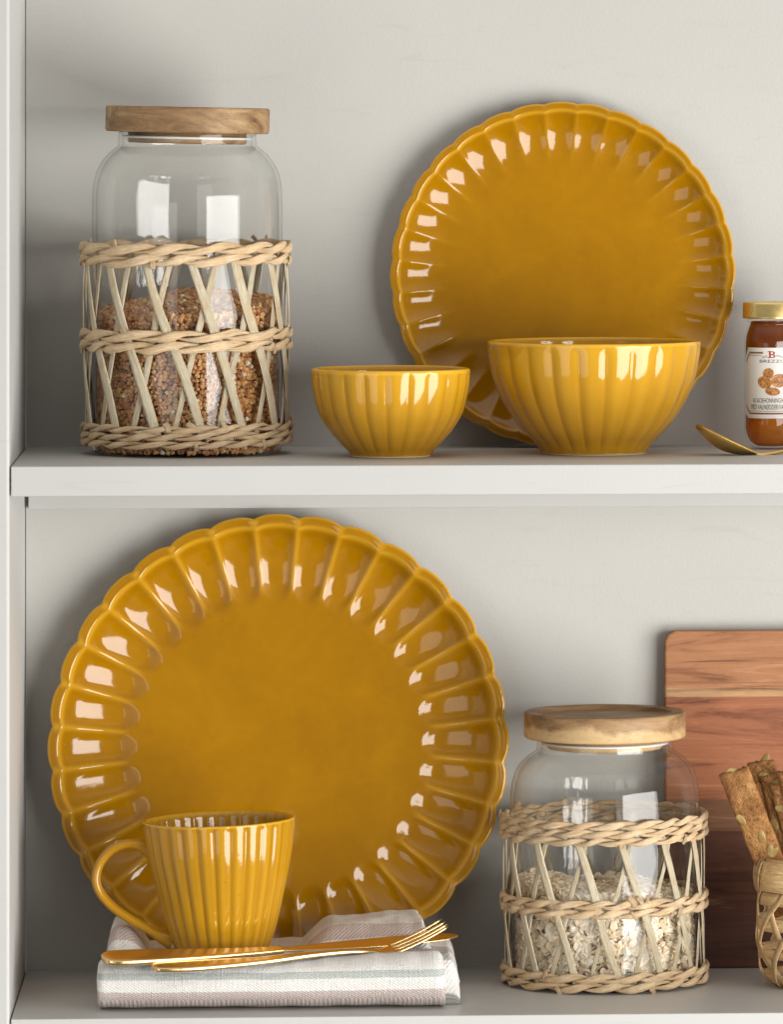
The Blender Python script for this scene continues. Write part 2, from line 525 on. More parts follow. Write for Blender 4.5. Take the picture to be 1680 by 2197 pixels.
# ------------------------------------------------------------------ bowls
def make_bowl(name, u, Y, R, H, prof, nl, amp, phase, label, foot):
    root = thing(name, (WX(u, Y), Y, ZU), label, 'bowl', 'fluted ochre bowls on the upper shelf')
    pr = catmull(prof, 7)                       # (r, h) fractions, base to rim
    def lobe(ph):
        t = ((ph - phase) * nl / (2 * PI)) % 1.0 * 2 - 1
        return 1 - abs(t) ** 2.3, abs(t)
    mb = MB()
    outer = [(foot * R * 0.97, 2.5), (foot * R * 1.0, 5)] + [(a * R, 5 + h * (H - 9)) for a, h in pr]
    nout = len(outer)
    rim = [(R - 1.5, H - 1.4), (R - 4.5, H), (R - 8.5, H - 0.6), (R - 11, H - 4)]
    inner = [((a * R - 11.5), max(11, 5 + h * (H - 9))) for a, h in reversed(pr[:-2])]
    inner += [(inner[-1][0] * 0.5, 11), (1.0, 11)]
    full = outer + rim + inner
    def rad(ph, r, z, i):
        h = z / H
        fade = smooth(0.02, 0.12, h) * (1 - 0.8 * smooth(0.90, 0.985, h))
        if i >= nout + 3: fade *= 0.5
        elif i >= nout: fade *= 0.2
        l, _ = lobe(ph)
        return r - amp * R * fade * (1 - l) * (0.65 + 0.35 * r / R)
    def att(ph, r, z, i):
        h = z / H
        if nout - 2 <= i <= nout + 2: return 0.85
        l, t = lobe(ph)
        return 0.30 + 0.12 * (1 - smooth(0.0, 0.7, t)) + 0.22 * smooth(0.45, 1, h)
    lathe(mb, full, n=nl * 16, rad=rad, att=att, cap0=False, cap1=True)
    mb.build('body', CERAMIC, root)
    fb = MB()
    lathe(fb, [(foot * R * 0.80, 3), (foot * R * 0.82, 0.4), (foot * R * 0.95, 0.4), (foot * R * 0.985, 3.2), (foot * R * 0.96, 4)], n=96)
    fb.build('foot', UNGLAZED, root)
    return root
big_prof = [(0.50, 0.0), (0.552, 0.08), (0.681, 0.207), (0.795, 0.355), (0.881, 0.50), (0.953, 0.69), (0.993, 0.904), (1.0, 1.0)]
small_prof = [(0.51, 0.0), (0.538, 0.04), (0.62, 0.115), (0.74, 0.242), (0.82, 0.345), (0.916, 0.514), (0.984, 0.80), (1.0, 1.0)]
make_bowl('serving_bowl', 1274.5, 452, 236.5, 250, big_prof, 24, 0.020, math.radians(3.8),
          'bigger ochre bowl in front of the plate, beside the honey jar', 0.50)
make_bowl('dip_bowl', 838, 362, 175, 194, small_prof, 22, 0.022, math.radians(-4),
          'smallest ochre bowl, between the tall grain jar and the bigger bowl', 0.51)

# ------------------------------------------------------------------ jars with woven sleeves
def rope_band(mb, R, z0, rows, rowh, turns, seed, tilt=0.0, taper=0.0):
    """stacked two-strand twisted ropes of flat seagrass running round the jar"""
    for k in range(rows):
        zc = z0 + (k - (rows - 1) / 2) * rowh
        ph0 = random.uniform(0, 6.28)
        tn = turns + (k % 2) * 0 
        for st in range(2):
            n = turns * 30
            rws, uvs = [], []
            for i in range(n):
                ph = PI + 2 * PI * i / n
                jit = 0.8 * nz(math.sin(ph) * 2.3, math.cos(ph) * 2.3, seed + k * 3.1)
                th = tn * ph + ph0 + st * PI + jit * 1.6
                rr = R + 5.0 * math.cos(th)
                zz = zc + rowh * 0.30 * math.sin(th) + tilt * R * math.sin(ph) + 2.6 * nz(math.sin(ph) * 3, math.cos(ph) * 3, seed + 9 + k)
                wseg = 1 + 0.28 * nz(math.sin(ph) * 6 + st * 7, math.cos(ph) * 6, seed + k)
                hv = rowh * 0.345 * wseg * (0.72 + 0.42 * math.cos(th))
                hr = 4.4 * wseg
                # lie of the strand: slope of the helix tilts the section
                slope = rowh * 0.30 * math.cos(th) * tn / R
                row, uvr = [], []
                m_ = 14
                for j in range(m_):
                    a = 2 * PI * j / m_
                    rid = 1 + 0.24 * nz(j * 1.37 + st * 11, ph * 2.6, seed * 2 + k) + 0.13 * nz(j * 3.1, ph * 11, seed + k)
                    dz = hv * math.sin(a) * rid
                    dr = hr * math.cos(a) * rid
                    px = -dz * slope * 0.9
                    p2 = ph + px / R
                    row.append(((rr + dr) * math.sin(p2), -(rr + dr) * math.cos(p2), zz + dz))
                    uvr.append((ph * R / 100.0, (j if j <= 7 else 14 - j) / 7.0 * 0.5 + 3 * st + 7 * k))
                rws.append(row); uvs.append(uvr)
            mb.grid(rws, closed_u=True, closed_v=True, uvs=uvs)

def strip(mb, R, ph_a, ph_b, za, zb, w, seed, bow=3.0, zmid=None, kink=0.0):
    """one flat split-cane strip from (ph_a, za) down to (ph_b, zb), thickness and a lengthwise fold"""
    n = 26
    rws, uvs = [], []
    u0 = random.uniform(0, 50)
    for i in range(n + 1):
        t = i / n
        ph = lerp(ph_a, ph_b, t) + kink * math.sin(t * PI * 2) + 0.012 * nz(t * 3, seed, 1)
        z = lerp(za, zb, t)
        ws = w * (0.92 + 0.16 * nz(t * 2.2, seed, 5)) * (1 - 0.15 * abs(2 * t - 1) ** 3)
        rr = R + bow * math.sin(t * PI) + 1.6 * nz(t * 4, seed, 9)
        tp = math.atan2((ph_b - ph_a) * R, zb - za)     # direction in the unrolled sheet
        sx_, sz_ = math.cos(tp), -math.sin(tp)
        tw = 0.35 * nz(t * 1.7, seed, 3)
        row, uvr = [], []
        for off, rad in ((-1, 0), (-.55, 0.8), (-.1, 0.1), (.35, 0.9), (1, 0), (1, -1.8), (0, -1.2), (-1, -1.8)):
            d = off * ws / 2
            p2 = ph + d * sx_ / R
            r2 = rr + rad + tw * off * 5
            row.append((r2 * math.sin(p2), -r2 * math.cos(p2), z + d * sz_))
            uvr.append((u0 + t * (za - zb) / 100.0, off * 0.5 + seed))
        rws.append(row); uvs.append(uvr)
    b = mb.grid(rws, closed_v=True, uvs=uvs)
    mb.f.append(tuple(b + j for j in range(8))); mb.f.append(tuple(b + n * 8 + j for j in range(8))[::-1])

def make_jar(u, Y, zs, label, shoulder, lidR, lidz, lidh, lid_mat, lid_tilt, recess, plug_r, bands, nstrip, d_a, d_b, ph_a, ph_b, sleeveR, seed, sleeve_tilt):
    root = thing('storage_jar', (WX(u, Y), Y, zs), label, 'jar', 'glass storage jars with woven sleeves')
    # glass: outer skin from base to neck lip, back down inside, thick floor
    out_p = catmull([(shoulder[-1][0], shoulder[-1][1] - 40)] + [(r, h) for r, h in reversed(shoulder)], 6)
    Rb = shoulder[-1][0]
    neckr, neckz = shoulder[0]
    prof = [(2, 1.5), (Rb * 0.80, 1.2), (Rb * 0.92, 0.6), (Rb * 0.965, 3), (Rb * 0.99, 9), (Rb, 20), (Rb, 40)]
    prof += out_p
    top = lidz + 3
    prof += [(neckr + 1.5, neckz + 4), (neckr, neckz + 9), (neckr, top - 4), (neckr - 2, top - 0.5), (neckr - 5, top), (neckr - 8, top - 4), (neckr - 8, neckz + 6)]
    prof += [(max(r - 8.5, 10), h - 2) for r, h in reversed(out_p)]
    prof += [(Rb - 8.5, 24), (Rb - 11, 15), (Rb - 20, 9), (Rb * 0.6, 7), (2, 6.5)]
    mb = MB(); lathe(mb, prof, n=128)
    mb.build('glass_body', GLASS, root)
    # lid
    lb = MB()
    h = lidh
    if recess:
        lp = [(2, h - 11), (lidR * 0.80, h - 11), (lidR * 0.822, h - 9), (lidR * 0.83, h - 2), (lidR * 0.845, h)]
    else:
        lp = [(2, h), (lidR * 0.8, h)]
    lp += [(lidR - 5, h), (lidR - 1.5, h - 1.5), (lidR, h - 5), (lidR, 6), (lidR - 1.5, 2), (lidR - 5, 0), (plug_r, 0), (2, 0)]
    lathe(lb, lp, n=128)
    lid = lb.build('lid', lid_mat, root, smooth=False)
    for p in lid.data.polygons: p.use_smooth = abs(p.normal.z) < 0.9 and False
    lid.location = (0, 0, lidz * S)
    lid.rotation_euler = (0, math.radians(lid_tilt), 0)
    pb = MB(); lathe(pb, [(2, -24), (plug_r - 3, -24), (plug_r, -21), (plug_r, -0.3), (2, -0.3)], n=96)
    pb.build('plug', lid_mat, lid)
    sb = MB(); lathe(sb, [(plug_r + 0.3, -14), (neckr - 8.6, -13.2), (neckr - 8.3, -11), (neckr - 8.6, -9), (plug_r + 0.3, -8)], n=96)
    sb.build('seal_ring', SEAL, lid)
    # sleeve: cane lattice with braided bands as its sub-parts
    mb = MB()
    sw = 1.0 if seed < 3 else 0.70
    ztop = bands[0][0]; zbot = bands[-1][0]
    for k in range(nstrip):
        a = 2 * PI * k / nstrip
        strip(mb, sleeveR - 7.0, a + ph_b + 0.03 * nz(k, seed), a + ph_b + d_b + 0.04 * nz(k + 5, seed), ztop + 6, zbot - 4, sw * random.uniform(15, 19), k * 1.7 + seed, 1.0, kink=random.uniform(-.02, .02))
        strip(mb, sleeveR - 1.5, a + ph_a + 0.04 * nz(k + 3, seed), a + ph_a + d_a + 0.05 * nz(k + 8, seed), ztop + 6, zbot - 4, sw * random.uniform(22, 28), k * 2.3 + seed + 40, 3.0, kink=random.uniform(-.025, .025))
    sl = mb.build('woven_sleeve', STRIP, root)
    sl.rotation_euler = (0, math.radians(sleeve_tilt), 0)
    for (zc, rows, rowh, turns) in bands:
        bb = MB(); rope_band(bb, sleeveR, zc, rows, rowh, turns, seed + zc * 0.01)
        # tufts and loose ends poking out of the braid
        for q in range(9 if rows > 1 else 0):
            a = random.uniform(0, 2 * PI); zt = zc + random.choice((-1, 1)) * rowh * rows * 0.42
            strip(bb, sleeveR + 5, a, a + random.uniform(-.09, .09), zt + 12, zt - 9, random.uniform(8, 15), q + seed, 3)
        # single fibres that have sprung loose
        for q in range(16):
            a = random.uniform(0, 2 * PI); z_ = zc + random.uniform(-.5, .5) * rowh * rows
            da = random.uniform(.06, .16) * random.choice((-1, 1)); lift = random.uniform(4, 11); dz_ = random.uniform(-9, 9)
            fp = []
            for i in range(8):
                t = i / 7; r_ = sleeveR + 4 + lift * t * t; a2 = a + da * t
                fp.append((r_ * math.sin(a2), -r_ * math.cos(a2), z_ + dz_ * t))
            sweep(bb, fp, lambda i: (1.1 * (1 - i / 9), 0.7 * (1 - i / 9)), nseg=5)
        bb.build('braided_band', STRAW, sl)
    return root
SEAL = plain('clear_seal', (0.72, 0.72, 0.70), 0.35)

SH_UP = [(152.5, 682), (180, 658.4), (199.6, 627.6), (208.5, 592.6), (210.8, 545), (210.8, 480)]
SH_LO = [(151, 516), (175, 500.6), (195, 479), (205, 453), (210.5, 421), (212, 382)]
JU = (402, 530); JL = (1297.5, 530)
make_jar(JU[0], JU[1], ZU, 'taller glass jar with flat wooden lid, half full of brown buckwheat', SH_UP, 181.5, 710, 57, WOOD_LID, 1.2, False, 131,
         [(444, 2, 25, 7), (254, 2, 24, 7), (46, 3, 16.5, 10)], 14, math.radians(33), math.radians(-27), math.radians(2.5), math.radians(-6), 227, 1.0, -0.5)
make_jar(JL[0], JL[1], ZL, 'shorter glass jar with recessed wooden lid, part full of rolled oats', SH_LO, 180, 544, 58, WOOD_SAP, 0.0, True, 128,
         [(352, 3, 18, 11), (186, 2, 19, 11), (25, 2, 20, 9)], 14, math.radians(27), math.radians(-26), math.radians(-20), math.radians(15), 224, 5.0, -0.4)

# ------------------------------------------------------------------ the grains inside
def rand_rot():
    q = Vector((random.gauss(0, 1), random.gauss(0, 1), random.gauss(0, 1))).normalized()
    return Matrix.Rotation(random.uniform(0, 2 * PI), 3, q)
def groat_shape():
    tv = [Vector((1, 1, 1)), Vector((1, -1, -1)), Vector((-1, 1, -1)), Vector((-1, -1, 1))]
    tv = [v.normalized() for v in tv]
    vs = list(tv); fs = []; mid = {}
    def md(a, b):
        k = (min(a, b), max(a, b))
        if k not in mid:
            mid[k] = len(vs); vs.append((tv[a] + tv[b]).normalized() * 0.80)
        return mid[k]
    for a, b, c in ((0, 1, 2), (0, 3, 1), (0, 2, 3), (1, 3, 2)):
        ab, bc, ca = md(a, b), md(b, c), md(c, a)
        cen = len(vs); vs.append((tv[a] + tv[b] + tv[c]).normalized() * 0.74)
        fs += [(a, ab, ca), (ab, b, bc), (ca, bc, c), (ab, cen, ca), (ab, bc, cen), (ca, cen, bc)]
    return vs, fs
GV, GF = groat_shape()
def put(mb, vs, fs, pos, M, a):
    b = len(mb.v)
    for v in vs:
        w = M @ v
        mb.vert((pos[0] + w.x, pos[1] + w.y, pos[2] + w.z), None, a)
    mb.f += [tuple(b + i for i in f) for f in fs]
def heap(mb, Rin, z0, top, step, n_shell, n_top, place):
    for k in range(n_shell):
        ph = random.uniform(0, 2 * PI)
        ze = top(Rin * math.sin(ph), -Rin * math.cos(ph))
        place(mb, ph, Rin - abs(random.gauss(0, 5)) , random.uniform(z0, ze))
    for k in range(n_top):
        r = Rin * math.sqrt(random.random()); ph = random.uniform(0, 2 * PI)
        place(mb, ph, r, top(r * math.sin(ph), -r * math.cos(ph)) - abs(random.gauss(0, 4)))
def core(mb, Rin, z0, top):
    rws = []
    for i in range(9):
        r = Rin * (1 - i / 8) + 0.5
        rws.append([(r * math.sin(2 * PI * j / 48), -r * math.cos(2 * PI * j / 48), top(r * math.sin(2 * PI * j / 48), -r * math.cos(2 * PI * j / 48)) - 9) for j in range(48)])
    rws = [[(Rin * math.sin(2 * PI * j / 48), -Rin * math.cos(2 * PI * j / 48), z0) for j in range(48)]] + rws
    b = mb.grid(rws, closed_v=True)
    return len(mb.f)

def top_u(x, y):
    r = math.hypot(x, y)
    return 318 + 34 * math.exp(-((x - 20) ** 2 + (y - 30) ** 2) / 130 ** 2) + 10 * (x / 200) - 16 * (-y / 200) + 6 * nz(x * .015, y * .015)
def place_groat(mb, ph, r, z):
    s = random.uniform(6.0, 9.2)
    r = min(r, 196)
    a = random.random() ** 0.9
    a = a * 0.93 if random.random() > 0.025 else 1.0
    M = rand_rot() @ Matrix.Diagonal((s, s * random.uniform(.9, 1.1), s * random.uniform(.85, 1.05)))
    put(mb, GV, GF, (r * math.sin(ph), -r * math.cos(ph), max(z, 11)), M, a)
mb = MB()
core(mb, 180, 13, top_u); nc = len(mb.f)
heap(mb, 185, 12, top_u, 1, 2200, 700, place_groat)
zr = 11.0
while zr < 370:
    nrow = 112
    for j in range(nrow):
        ph = 2 * PI * (j + 0.5 * (int(zr / 8.8) % 2) + random.uniform(-.3, .3)) / nrow
        if zr < top_u(192 * math.sin(ph), -192 * math.cos(ph)):
            place_groat(mb, ph, random.uniform(190, 196), zr + random.uniform(-2.5, 2.5))
    zr += 8.8
for k in range(1900):
    r = 192 * math.sqrt((k + .5) / 1900); ph = k * 2.39996 + random.uniform(-.02, .02)
    place_groat(mb, ph, r, top_u(r * math.sin(ph), -r * math.cos(ph)) + random.uniform(-2, 5))
o = mb.build('buckwheat_groats', [GROAT, CORE], None, smooth=False, recalc=False)
for i in range(nc): o.data.polygons[i].material_index = 1
o.location = (WX(*JU) * S, JU[1] * S, ZU * S)
tag(o, 'brown buckwheat groats heaped in the taller glass jar', 'buckwheat', kind='stuff')

def top_l(x, y):
    return 212 + 14 * (-x / 200) + 10 * nz(x * .014, y * .014, 4) + 6 * math.sin(x * .03)
def place_oat(mb, ph, r, z):
    R0 = random.uniform(9, 14); el = random.uniform(0.66, 0.95)
    n = 11
    r = min(r, 194)
    # flakes lie roughly flat against the glass, tumbled elsewhere
    if r > 176 and random.random() < 0.65:
        nrm = Vector((math.sin(ph), -math.cos(ph), 0)) + Vector((random.gauss(0, .45), random.gauss(0, .45), random.gauss(0, .5)))
    else:
        nrm = Vector((random.gauss(0, .6), random.gauss(0, .6), 1))
    nrm.normalize()
    M = nrm.to_track_quat('Z', 'Y').to_matrix() @ Matrix.Rotation(random.uniform(0, 6.28), 3, 'Z')
    if r + R0 * 0.9 * math.sqrt(max(0, 1 - (nrm.x * math.sin(ph) - nrm.y * math.cos(ph)) ** 2)) > 201:
        r = 198 - R0 * 0.75 * math.sqrt(max(0, 1 - (nrm.x * math.sin(ph) - nrm.y * math.cos(ph)) ** 2))
    base = random.uniform(0.32, 1.0)
    cx, cy, cz = r * math.sin(ph), -r * math.cos(ph), max(z, 24)
    b = len(mb.v)
    sd = random.uniform(0, 100)
    def P(x, y, zz, a):
        w = M @ Vector((x, y, zz)); mb.vert((cx + w.x, cy + w.y, cz + w.z), None, max(0, min(1, a)))
    for ring, rr, hh, aa in ((0, .52, 2.3, .05), (1, 1.0, .3, -.12), (2, .55, -1.7, 0)):
        for j in range(n):
            a = 2 * PI * j / n
            q = R0 * rr * (1 + .16 * nz(math.cos(a) * 1.3 + sd, math.sin(a) * 1.3))
            curl = 2.6 * nz(math.cos(a) * .9, math.sin(a) * .9, sd) * rr
            P(q * math.cos(a), q * el * math.sin(a), hh + curl, base + aa + .12 * nz(j * 1.1, sd))
    P(0, 0, 1.2, base - .35)
    P(0, 0, -1.2, base)
    for j in range(n):
        k = (j + 1) % n
        mb.f += [(b + j, b + k, b + 3 * n), (b + n + j, b + n + k, b + k, b + j), (b + 2 * n + j, b + 2 * n + k, b + n + k, b + n + j), (b + 2 * n + k, b + 2 * n + j, b + 3 * n + 1)]
mb = MB()
core(mb, 176, 13, top_l); nc = len(mb.f)
heap(mb, 194, 20, top_l, 1, 3300, 1700, place_oat)
o = mb.build('rolled_oats', [OAT, OCORE], None, smooth=False, recalc=False)
for i in range(nc): o.data.polygons[i].material_index = 1
o.location = (WX(*JL) * S, JL[1] * S, ZL * S)
tag(o, 'pale rolled oats piled in the shorter glass jar', 'oats', kind='stuff')

# ------------------------------------------------------------------ mug
MY, MU = 350, 474
NAPTOP = 100
mug = thing('mug', (WX(478, MY), MY, ZL + NAPTOP), 'ribbed ochre mug with loop handle standing on the folded napkin', 'mug')
mug.rotation_euler = (0, math.radians(-1.7), 0)
mb = MB()
nl = 28
H = 288
mp = catmull([(101, 3), (108, 18), (121, 55), (139, 125), (156, 203), (164, 260), (166.3, 284)], 7)
outer = [(92, 0.8), (97, 1.2)] + mp
no = len(outer)
full = outer + [(166.3, 286.5), (165, 288), (161, 288), (158.5, 285)] + [(r - 9, max(z, 14)) for r, z in reversed(mp[:-3])] + [(40, 13), (1, 13)]
def mrad(ph, r, z, i):
    t = (ph * nl / (2 * PI) + 0.3) % 1.0 * 2 - 1
    fade = smooth(2, 14, z) * (1 - 0.75 * smooth(274, 287, z))
    if i > no + 3: fade *= 0.75
    return r - 4.6 * fade * abs(t) ** 2.2 * (0.6 + 0.4 * r / 166)
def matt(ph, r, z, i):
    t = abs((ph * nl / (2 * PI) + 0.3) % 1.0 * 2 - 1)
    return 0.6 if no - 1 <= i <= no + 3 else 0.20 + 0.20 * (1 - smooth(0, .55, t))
lathe(mb, mb and full, n=nl * 14, rad=mrad, att=matt, cap0=True, cap1=True)
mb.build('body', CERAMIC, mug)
# handle drawn in the mug's own plane: (x, z) from the mug axis
hp = [(-150, 230), (-178, 246), (-212, 246), (-246, 230), (-269, 196), (-276, 162), (-262, 126), (-232, 94), (-196, 66), (-160, 40), (-128, 18), (-104, 2)]
hz = [(x, z) for x, z in hp]
path = catmull([(x, 0.0, z) for x, z in [(-146, 222), (-176, 238), (-206, 240), (-238, 227), (-262, 200), (-272, 168), (-264, 136), (-240, 106), (-206, 80), (-170, 58), (-138, 38), (-108, 26)]], 8)
mb = MB()
npth = len(path)
def hsect(i):
    t = i / (npth - 1)
    e = 1 + 0.9 * smooth(0.14, 0.0, t) + 1.1 * smooth(0.86, 1.0, t)
    return 19 * (1 + .25 * smooth(.8, 1, t)), 10.5 * e
sweep(mb, path, hsect, up=lambda i: (path[max(i - 1, 0)][2] - path[min(i + 1, npth - 1)][2], 0, path[min(i + 1, npth - 1)][0] - path[max(i - 1, 0)][0]), nseg=20, power=2.3)
mb.a = [0.22] * len(mb.a)
mb.build('handle', CERAMIC, mug)

# ------------------------------------------------------------------ folded napkin
m, nt, out = mat('striped_linen')
tc = nt.nodes.new('ShaderNodeTexCoord'); sp = nt.nodes.new('ShaderNodeSeparateXYZ')
nt.links.new(tc.outputs['UV'], sp.inputs[0])
uvv = sp.outputs['Y']; uvu = sp.outputs['X']
wob = noise(nt, coords(nt, (1, 1, 1), 'UV'), 0.35, 2)
vv = math_(nt, 'ADD', uvv, math_(nt, 'MULTIPLY', math_(nt, 'SUBTRACT', noise(nt, coords(nt, (60, 8, 1), 'UV'), 1.0, 2), 0.5), 0.035))
white = (0.80, 0.775, 0.74)
stops = [(0.0, (0.50, 0.39, 0.36)), (0.10, white), (0.215, (0.40, 0.45, 0.42)), (0.295, white), (0.62, (0.48, 0.35, 0.31)), (0.74, white), (0.86, (0.42, 0.46, 0.41)), (0.93, white)]
r = nt.nodes.new('ShaderNodeValToRGB'); r.color_ramp.interpolation = 'CONSTANT'
e = r.color_ramp.elements
while len(e) < len(stops): e.new(0.5)
for el, (p, c) in zip(e, stops): el.position = p; el.color = (*c, 1)
nt.links.new(math_(nt, 'MULTIPLY', vv, 0.5), r.inputs[0])
# twill thread breaks inside the coloured stripes show white warp
wv = nt.nodes.new('ShaderNodeTexWave'); wv.inputs['Scale'].default_value = 3.0; wv.inputs['Distortion'].default_value = 2.5
wv.inputs['Detail'].default_value = 2; wv.bands_direction = 'DIAGONAL'
nt.links.new(coords(nt, (2.2, 4.0, 1), 'UV'), wv.inputs['Vector'])
col = mixc(nt, math_(nt, 'MULTIPLY', wv.outputs['Fac'], 0.5), r.outputs[0], white)
warp = noise(nt, coords(nt, (34, 1.4, 1), 'UV'), 1.0, 3, 0.6)
weft = noise(nt, coords(nt, (1.4, 60, 1), 'UV'), 1.0, 3, 0.6)
slub = ramp(nt, warp, [(0.58, (0, 0, 0)), (0.75, (0.5, 0.5, 0.5))])
col = mixc(nt, slub, col, (0.80, 0.78, 0.755))
h = math_(nt, 'ADD', math_(nt, 'ADD', warp, weft), math_(nt, 'MULTIPLY', noise(nt, coords(nt), 900, 2), 0.6))
h = math_(nt, 'ADD', h, math_(nt, 'MULTIPLY', wv.outputs['Fac'], 0.35))
pr = principled(nt, out, col, 0.9, bump(nt, h, 0.9, 0.0011), spec=0.15)
pr.inputs['Sheen Weight'].default_value = 0.25
LINEN = m

nx0 = WX(478, 300)
mb = MB()
# back folds: a thick pad, pressed down under the mug, puffed up at both sides
nX, nY = 240, 64
xa, xb = WX(224, 350), WX(982, 350)
ya, yb_ = 175, 610
mugx = WX(478, MY)
def pad_h(x, y):
    u_ = x
    L = 152 * smooth(mugx - 95, mugx - 215, x) 
    Rr = (146 + 9 * smooth(mugx + 150, xb - 90, x)) * smooth(mugx + 60, mugx + 250, x)
    hh = max(96, 96 + (L - 96) * (L > 96), Rr)
    base = 96
    hh = base + max(0, max(L, Rr) - base)
    f = smooth(205, 395, y)
    z = lerp(92, hh, f)
    z += 5 * nz(x * .012, y * .012, 2) + 3 * nz(x * .03, y * .02, 7)
    d = math.hypot(x - mugx, y - MY)
    z = lerp(NAPTOP - 1.0, z, smooth(100, 165, d)) if d < 165 else z
    xe = WX(913, 400) + 7 * nz(y * .011, 3.3) - 0.05 * (y - 400)
    low = 98 + 4 * nz(x * .03, y * .02)
    if z > low: z = lerp(z, low, smooth(xe - 9, xe + 9, x))
    z += 3.5 * math.exp(-((x - xe + 16) / 13) ** 2) * smooth(230, 330, y)
    return z
rows, uvs = [], []
for i in range(nX + 1):
    # close the pad's end with a rounded turn
    t = i / nX
    x = lerp(xa, xb, t)
    ex = min(1, (x - xa + 2) / 30, (xb - x + 2) / 26)
    ex = math.sqrt(max(0.0, 1 - (1 - max(0, ex)) ** 2))
    row, uvr = [], []
    arc = 0; prev = None
    for j in range(nY + 1):
        s_ = j / nY
        y = lerp(ya, yb_, s_)
        ey = min(1, (y - ya + 1) / 40, (yb_ - y + 1) / 45)
        ey = math.sqrt(max(0, 1 - (1 - ey) ** 2))
        z = 2 + pad_h(x, y) * (0.10 + 0.90 * ex) * (0.04 + 0.96 * ey)
        off = 10 * nz(x * .006, y * .01, 5)
        row.append((x + (5 * nz(y * .02, 3.0) if i in (0, nX) else 0), y + off * .4, z))
        if prev is not None: arc += math.hypot(y - prev[0], z - prev[1])
        prev = (y, z)
        uvr.append((x * 0.01, 2.126 - arc * 0.0034))
    row.append((row[-1][0], row[-1][1], 1)); uvr.append((x * .01, 0.6))
    row.append((row[0][0], row[0][1], 1)); uvr.append((x * .01, 0.6))
    rows.append(row); uvs.append(uvr)
b = mb.grid(rows, closed_v=True, uvs=uvs)
kk = nY + 3
mb.f.append(tuple(b + j for j in range(kk))); mb.f.append(tuple(b + nX * kk + j for j in range(kk))[::-1])
# front fold: a soft roll along the whole front, its seam end showing on the right
xa2, xb2 = WX(211, 100), WX(953, 100)
nX2, nA = 120, 56
rows, uvs = [], []
for i in range(nX2 + 1):
    t = i / nX2
    x = lerp(xa2, xb2, t)
    el = min(1.0, (x - xa2 + 1.5) / 17); er = min(1.0, (xb2 - x + 1.5) / 20)
    ex = math.sqrt(1 - (1 - el) ** 2) * math.sqrt(1 - (1 - er) ** 2)
    hz_ = (105 + 14 * smooth(0.55, 1.0, t) + 4.5 * nz(t * 7, 1.0) + 2.2 * nz(t * 22, 2)) * (0.80 + 0.20 * ex)
    yc = 180 - 4 * t + 9 * nz(t * 3.3, 9)
    row, uvr = [], []
    arc = 0; prev = None
    for j in range(nA):
        a = -PI / 2 - 2 * PI * j / nA
        ca, sa = math.cos(a), math.sin(a)
        yy = yc + math.copysign(abs(ca) ** (2 / 2.15), ca) * (92 + 2.2 * nz(t * 9, j * .2)) * (0.86 + 0.14 * ex)
        zz = hz_ / 2 + 1 + math.copysign(abs(sa) ** (2 / 2.15), sa) * hz_ / 2 * (1 + 0.035 * nz(t * 14, math.cos(a) * 2, 4))
        if prev is not None: arc += math.hypot(yy - prev[0], zz - prev[1])
        prev = (yy, zz)
        row.append((x + (1 - ex) * (5 * math.sin(PI * min(1, zz / hz_)) + 3 * nz(zz * .03, t)) * (1 if t > .5 else -1) - 0.05 * (zz - 40) * (1 if t < .5 else .4) * (1 - smooth(0.0, .1, min(t, 1 - t))), yy, zz))
        uvr.append((x * 0.01, max(0.0, (arc - 84) / 112.0)))
    rows.append(row); uvs.append(uvr)
b = mb.grid(rows, closed_v=True, uvs=uvs)
mb.f.append(tuple(b + j for j in range(nA))[::-1]); mb.f.append(tuple(b + nX2 * nA + j for j in range(nA)))
nap = mb.build('napkin', LINEN, None)
nap.location = (0, 0, ZL * S)
tag(nap, 'folded off-white linen napkin with pink and grey-green stripes under the mug', 'napkin')

# ------------------------------------------------------------------ cutlery
def P3(u, Y, h, zs): return (WX(u, Y), Y, zs + h)
# knife
kn = thing('table_knife', P3(220, 95, 121, ZL), 'gold table knife with broad handle lying on the front of the napkin', 'knife', 'gold cutlery')
ko = P3(220, 95, 121, ZL)
def rel(p, o): return (p[0] - o[0], p[1] - o[1], p[2] - o[2])
pts = catmull([(219, 92, 116, 2, 2), (222, 93, 116, 20, 6), (232, 96, 116, 32, 7.5), (255, 103, 116, 38, 8), (320, 119, 116, 37, 8), (420, 144, 116, 29, 7), (520, 170, 117, 21, 6.5), (585, 187, 119, 16, 5.5), (605, 193, 120, 14, 5)], 8)
mb = MB()
sweep(mb, [rel(P3(p[0], p[1], p[2], ZL), ko) for p in pts], lambda i: (max(pts[i][3], 1), max(pts[i][4], 1)), nseg=32, power=5, twist=lambda i: -0.20)
mb.build('handle', GOLD, kn)
pts2 = catmull([(603, 193, 120, 13, 4.5), (640, 203, 121, 17, 2.6), (720, 224, 124, 27, 2.2), (820, 250, 128, 33, 2), (900, 272, 132, 32, 1.8), (950, 286, 134, 25, 1.6), (974, 293, 135, 14, 1.4), (982, 296, 135.5, 4, 1)], 8)
mb = MB()
sweep(mb, [rel(P3(p[0], p[1], p[2], ZL), ko) for p in pts2], lambda i: (max(pts2[i][3], 1), max(pts2[i][4], .8)), nseg=16, power=2.2, twist=lambda i: -0.17)
mb.build('blade', GOLD, kn)
